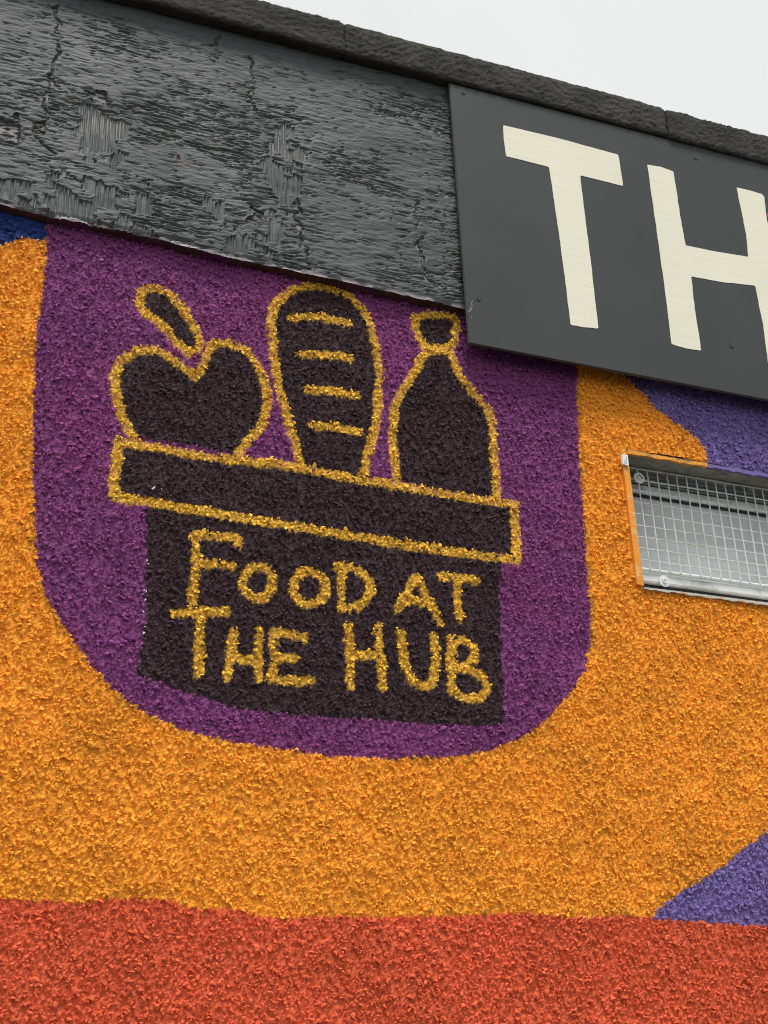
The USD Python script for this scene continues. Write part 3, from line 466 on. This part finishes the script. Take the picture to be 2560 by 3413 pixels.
# ------------------------------------------------------------------ little label at the opening's corner
st_ = thing('paper_sticker', 'tiny white printed label stuck at the top left corner of the window opening', 'sticker', (1.443, -0.009, 3.0))
(s0, s1, s2, s3) = D['sticker']
part('label_paper', strip([tuple(s0), tuple(s1), tuple(s2), tuple(s3)], -0.0125, -0.0060), 'sticker_white', st_)
marks = []
c0, ux, uz = np.array(s0), np.array(s1) - np.array(s0), np.array(s3) - np.array(s0)
for a, b, wq, hq in ((.62, .12, .12, .05), (.6, .3, .14, .07), (.62, .48, .14, .06), (.28, .62, .10, .14), (.6, .74, .16, .07), (.3, .86, .22, .04)):
    m0 = c0 + ux * a + uz * b; marks.append(bx(m0[0], m0[0] + wq * .0125, -0.0131, -0.0124, m0[1] - hq * .027, m0[1]))
part('print', cat(marks), 'print_grey', st_)

# ------------------------------------------------------------------ fascia board: peeling plywood
fas = thing('fascia_board', 'weathered dark grey painted plywood fascia with flaking layers under the coping', 'fascia board', (0.45, 0, 3.3))
FX0, FX1, FZ1 = -0.9, 1.16, 3.8945
dx, dz = 0.0021, 0.0016
nx, nz = int((FX1 - FX0) / dx) + 1, int((FZ1 - 3.30) / dz) + 1
xs = np.linspace(FX0, FX1, nx)
zb = np.interp(xs, low[:, 0], low[:, 1]) + wob(xs, xs * 0, 60, 0.002, 41)
tt = np.linspace(0, 1, nz)
FX = np.repeat(xs, nz); FT = np.tile(tt, nx); FZ = np.repeat(zb, nz) + FT * (FZ1 - np.repeat(zb, nz))
def an(x, z, sx, sz, oct_, seed, warp=0.0):
    w = (meshkit.fbm(np.column_stack([x * 9, z * 9, 0 * x]), 2, seed + 50) - .5) * warp
    return meshkit.fbm(np.column_stack([x * sx, (z + w) * sz, 0 * x]), oct_, seed)
n3 = an(FX, FZ, 5, 14, 3, 7)                     # sheet buckles
n1 = an(FX, FZ, 30, 150, 4, 3, 0.02); n2 = an(FX, FZ, 60, 300, 3, 5, 0.012)
h = (n3 - .5) * 0.006 + (n1 - .5) * 0.0022 + (n2 - .5) * 0.0016
gate = meshkit.fbm(np.column_stack([FX * 6, FZ * 10, 0 * FX]), 3, 12) + 0.12 * np.clip(FX - 0.45, -0.4, 0.5) - 0.22 * np.clip((FZ - 3.72) / 0.15, 0, 1) * np.clip(1 - FX, 0, 1)
open_ = np.clip((gate - 0.30) / 0.3, 0.28, 1)     # where the grain is open
# splits along the grain: the sheet above each one ends in a small ledge, the sheet below curls up
rs = np.random.default_rng(77)
H2 = h.reshape(nx, nz); O2 = open_.reshape(nx, nz); slit2 = np.zeros((nx, nz)); zs0 = zb
for k in range(16000):
    sx0 = FX0 + (FX1 - FX0) * rs.random(); t0 = rs.random()
    i0 = min(int((sx0 - FX0) / dx), nx - 1); j0 = int(t0 * (nz - 1)); o = O2[i0, j0]
    if rs.random() > o: continue
    ln = (0.005 + 0.026 * rs.random() ** 2.5 + (0.035 if rs.random() < 0.02 else 0)) * (0.6 + 0.6 * o); dp = (0.0008 + 0.0044 * rs.random() ** 3) * (0.6 + 0.5 * o); hw_ = 0.0009 + 0.0020 * rs.random() ** 2.5
    ia, ib = max(0, i0 - int(ln / dx)), min(nx, i0 + int(ln / dx) + 1)
    if ib - ia < 3: continue
    xi = xs[ia:ib]; t = (xi - sx0) / ln; zc = 3.31 + t0 * (FZ1 - 3.31) + (meshkit.fbm(np.column_stack([xi * 90, xi * 0 + k, xi * 0]), 2, 23) - .5) * 0.006 - (xi - sx0) * 0.10 * (rs.random() - .4)
    jc = int((zc.mean() - 3.31) / (FZ1 - 3.31) * (nz - 1)); ja, jb = max(0, jc - 9), min(nz, jc + 10)
    if jb - ja < 3: continue
    zz_ = zs0[ia:ib, None] + tt[None, ja:jb] * (FZ1 - zs0[ia:ib, None]); dz_ = zz_ - zc[:, None]; env = np.clip(1 - t ** 2, 0, 1)[:, None]
    cut = np.exp(-(dz_ / hw_) ** 2) * env; curl = np.exp(-((dz_ + hw_ + 0.0016) / 0.0022) ** 2) * env * 0.28
    ledge = np.where(dz_ < 0, np.exp(dz_ / 0.006), 0) * env * 0.22
    H2[ia:ib, ja:jb] -= dp * (cut - curl + ledge); slit2[ia:ib, ja:jb] = np.maximum(slit2[ia:ib, ja:jb], cut)
h = H2.ravel(); slit = slit2.ravel()
peel = np.zeros(len(FX)); wx_ = FX + wob(FX, FZ, 38, 0.020, 61); wz_ = FZ + wob(FX, FZ, 48, 0.020, 62) + wob(FX, FZ, 150, 0.006, 69)
for pt in D['patches']:
    peel[shapely.contains_xy(Polygon([tuple(q) for q in pt]).buffer(0), wx_, wz_)] = 1
peel *= an(FX, FZ, 26, 40, 3, 70) > 0.43
comb = np.abs(((FX + wob(FX, FZ, 20, 0.0012, 63)) / 0.0062 + (meshkit.fbm(np.column_stack([FX * 160, FZ * 7, 0 * FX]), 2, 64) - .5) * 0.9) % 1 - .5) * 2
hp = -0.0048 - 0.0044 * np.clip((0.36 - comb) / 0.26, 0, 1) + (an(FX, FZ, 300, 14, 2, 65) - .5) * 0.002 + (n3 - .5) * 0.006
h = np.where(peel > 0, hp + 0.003, h)
ck = np.zeros(len(FX)); shapes_ = shapely.points(wx_ * 0.5 + FX * 0.5, FZ)
sel_cache = []
for c_ in D['cracks']:
    ls = LineString([tuple(q) for q in c_]); dd = np.full(len(FX), 1.0); bb = ls.bounds
    m_ = (FX > bb[0] - .02) & (FX < bb[2] + .02) & (FZ > bb[1] - .02) & (FZ < bb[3] + .02)
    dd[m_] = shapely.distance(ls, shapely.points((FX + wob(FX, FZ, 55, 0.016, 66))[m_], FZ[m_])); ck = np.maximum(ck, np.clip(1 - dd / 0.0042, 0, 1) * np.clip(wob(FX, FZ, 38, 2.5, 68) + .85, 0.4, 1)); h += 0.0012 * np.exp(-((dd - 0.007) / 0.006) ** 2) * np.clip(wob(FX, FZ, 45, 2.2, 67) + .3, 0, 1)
h -= ck * 0.0065
for (kx, kz), rx_, rz_ in zip(D['knots'], (0.020, 0.032, 0.014), (0.015, 0.030, 0.012)):
    q_ = np.hypot((wx_ - kx) / rx_, (wz_ - kz) / rz_); h += np.where(q_ < 1, -0.0055 + 0.003 * q_ ** 3 + (n2 - .5) * 0.008, 0.0016 * np.exp(-((q_ - 1.1) / 0.15) ** 2))
h -= 0.004 * np.clip((0.012 - (FX1 - FX) * 0 - (FZ - np.repeat(zb, nz))) / 0.012, 0, 1)
GREY = np.array([0.057, 0.062, 0.064])
fc_ = np.repeat(GREY[None], len(FX), 0) * (0.85 + 0.3 * an(FX, FZ, 8, 14, 4, 81))[:, None]
bare = (slit > 0.75) & (an(FX, FZ, 30, 60, 2, 82) > 0.60); fc_[bare] = (0.05, 0.042, 0.036)
pw_ = np.clip(1.4 - (FZ - np.repeat(zb, nz)) / 0.006, 0, 1) * np.clip((an(FX, FZ, 26, 60, 3, 83) - 0.42) * 8, 0, 1) * (an(FX, FX * 0, 5, 1, 2, 84) > 0.42)
fc_ = fc_ * (1 - pw_[:, None] * .8) + pw_[:, None] * .8 * np.array([0.62, 0.58, 0.62])
brown = np.zeros(len(FX), bool); brown[shapely.contains_xy(Polygon([tuple(q) for q in D['patches'][5]]).buffer(0), wx_, wz_)] = True
fc_[brown] = np.array([0.105, 0.085, 0.078])

recess_shade = np.clip(ck * 1.5, 0, 1)[:, None]  # shade inside cracks and knot hollows, painted into the board colour
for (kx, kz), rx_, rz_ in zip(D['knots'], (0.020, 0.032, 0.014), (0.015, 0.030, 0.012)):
    recess_shade = np.maximum(recess_shade, 0.7 * (np.hypot((wx_ - kx) / rx_, (wz_ - kz) / rz_) < 1)[:, None])
fc_ = fc_ * (1 - recess_shade) + recess_shade * np.array([0.022, 0.021, 0.019])

v = np.column_stack([FX, -0.025 - h, FZ]); f = tris(grid_faces(nx, nz))
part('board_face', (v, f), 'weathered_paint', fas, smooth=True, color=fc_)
plain('fascia_edge', (0.085, 0.042, 0.036), 0.85, 0.2, 0, 0.35, 25, bump=0.002, bscale=150, dirt=((0.12, 0.03, 0.10), 12.0, 0.5, 0.6))
# underside strip of the board, following its lower edge
uv_, uf_ = [], []
ny = 8
for i in range(nx):
    for j, yv in enumerate(np.linspace(0, 1, ny)):
        y0 = v[i * nz, 1]
        uv_.append((xs[i], y0 + (0.014 - y0) * yv, zb[i] - 0.0004 + (0.0022 * (0.5 - rng.random()) if 0 < j < ny - 1 else 0)))
part('board_edge', (np.array(uv_), tris(grid_faces(nx, ny))[:, ::-1]), 'fascia_edge', fas, label='reddish bare edge under the board')
part('board_core', cat([bx(FX0, FX1 - .002, -0.020, 0.0118, 3.33, FZ1 - .001)]), 'block_grey', fas)
for a0, a1 in ((X0, FX0), (FX1, X1)): part('board_run', bx(a0, a1, -0.025, 0.0115, 3.298 + 0.026 * (a0 < 0), FZ1), 'sign_grey', fas)

# ------------------------------------------------------------------ coping stones
cop = thing('stone_coping', 'dark grey mossy concrete coping along the top of the wall', 'coping', (0.9, 0, 3.87))
prof = [(0.34, 3.8985), (-0.002, 3.8985), (-0.030, 3.8970), (-0.042, 3.8935), (-0.050, 3.8940), (-0.0540, 3.8975), (-0.0555, 3.905), (-0.0560, 3.925), (-0.0562, 3.948), (-0.0560, 3.970), (-0.0545, 3.9790), (-0.049, 3.9817), (-0.01, 3.983), (0.34, 4.007), (0.34, 3.8985)]
pr = np.array(LineString(prof).segmentize(0.0032).coords)[:-1]
pr_keep = (pr[:, 0] < 0.0) | (np.arange(len(pr)) % 6 == 0); pr = pr[pr_keep]
def coping_stone(x0, x1, seed, dz, dy):
    n = max(3, int((x1 - x0) / 0.0032)) if x0 > -0.2 and x1 < 2.9 else 8
    xs_ = np.linspace(x0, x1, n); L_ = len(pr)
    V = np.zeros((n, L_, 3)); V[..., 0] = xs_[:, None]; V[..., 1] = pr[None, :, 0] + dy; V[..., 2] = pr[None, :, 1] + dz
    q = V.reshape(-1, 3); amp = np.where(q[:, 1] < 0.02, 1.0, 0.0) * np.where((q[:, 2] < 3.9) & (q[:, 1] > -0.046), 0.25, 1.0)
    nn = (meshkit.fbm(q * 130, 2, seed) - .5) + 0.9 * (meshkit.noise(q * 330, seed + 2) - .5); n2 = meshkit.fbm(q * 16, 3, seed + 9) - .5; n3 = meshkit.fbm(q * 40 + 7, 3, seed + 19) - .5
    q[:, 1] -= amp * (nn * 0.0042 + n2 * 0.004); q[:, 2] += amp * (n3 * 0.0025 + (meshkit.fbm(q * 130 + 3, 2, seed + 4) - .5) * 0.003)
    end = np.minimum(np.abs(q[:, 0] - x0), np.abs(q[:, 0] - x1)); rd = np.clip(1 - end / 0.012, 0, 1) ** 2 * 0.003      # rounded ends at the joints
    q[:, 1] += rd * amp; q[:, 2] -= rd * amp * (q[:, 2] > 3.94)
    i, j = np.meshgrid(np.arange(n - 1), np.arange(L_), indexing='ij'); a = i * L_ + j; b = i * L_ + (j + 1) % L_
    fq = np.stack([a, b, b + L_, a + L_], -1).reshape(-1, 4); ff = [tris(fq)]
    c = [q]; k0 = len(q)
    for e, s in ((0, 1), (n - 1, -1)):
        c.append(q[e * L_:(e + 1) * L_].mean(0)[None]); jj = np.arange(L_)
        t = np.stack([np.full(L_, k0), e * L_ + jj, e * L_ + (jj + 1) % L_], -1); ff.append(t[:, ::s]); k0 += 1
    m = trimesh.Trimesh(np.vstack(c), np.vstack(ff), process=False); trimesh.repair.fix_normals(m); return m
joints = [-6.0, -0.95, 0.02, 0.834, 1.651, 2.47, 7.0]
for i in range(len(joints) - 1):
    part('coping_stone', coping_stone(joints[i] + 0.0003, joints[i + 1] - 0.0003, 80 + i, (0.0, 0.0015, 0.0, 0.0015, -0.003, 0.0)[i], (0, .001, 0, .002, 0, 0)[i]), 'coping_concrete', cop, smooth=50)

# ------------------------------------------------------------------ sign board
sg = thing('sign_board', 'smooth dark grey sign board with large cream hand painted letters', 'sign', (1.5, -0.038, 3.2))
part('board', chamfer(1.0862, 2.62, -0.044, -0.0355, 3.1960, 3.8915, 0.0012), 'sign_grey', sg)
part('edge_band', bx(1.0856, 2.6205, -0.0410, -0.0380, 3.1954, 3.892), 'sign_edge', sg, label='bare pale core showing along the edge')
part('spacer', cat([bx(1.12, 2.6, -0.0354, -0.0262, 3.32, 3.34), bx(1.12, 2.6, -0.0354, -0.0262, 3.84, 3.86)]), 'gasket_and_gap_shade', sg)
def sign_shape(pts, seed, y0=-0.0447, y1=-0.0442):
    pl = rough_edge(Polygon(pts).buffer(0.004).buffer(-0.008).buffer(0.004), 0.0010, 60, seed, 0.004)
    return strip(list(pl.exterior.coords), y0, y1)
part('letter', sign_shape(P('sign_T'), 5), 'sign_cream', sg, label='cream painted capital T')
part('letter', sign_shape(P('sign_H'), 6), 'sign_cream', sg, label='cream painted capital H')
part('paint_mark', sign_shape(P('pink'), 7, -0.0446, -0.0441), 'sign_pink', sg, label='pink painted mark right of the H')
plain('scuff_grey', (0.22, 0.225, 0.225), 0.7)
for pts in D['scuffs']:
    part('scuff', strip(list(LineString([tuple(q) for q in pts]).buffer(0.0007).exterior.coords), -0.0444, -0.0438), 'scuff_grey', sg)
for sx_, sz_ in P('screws'):
    s = part('screw', washer(sx_, -0.0446, sz_, 0.0038, 0.0016, 0.0012), 'screw_steel', sg, smooth=40)
    part('recess', washer(sx_, -0.0443, sz_, 0.0050, 0.0008, 0.0036), 'hollow', s)
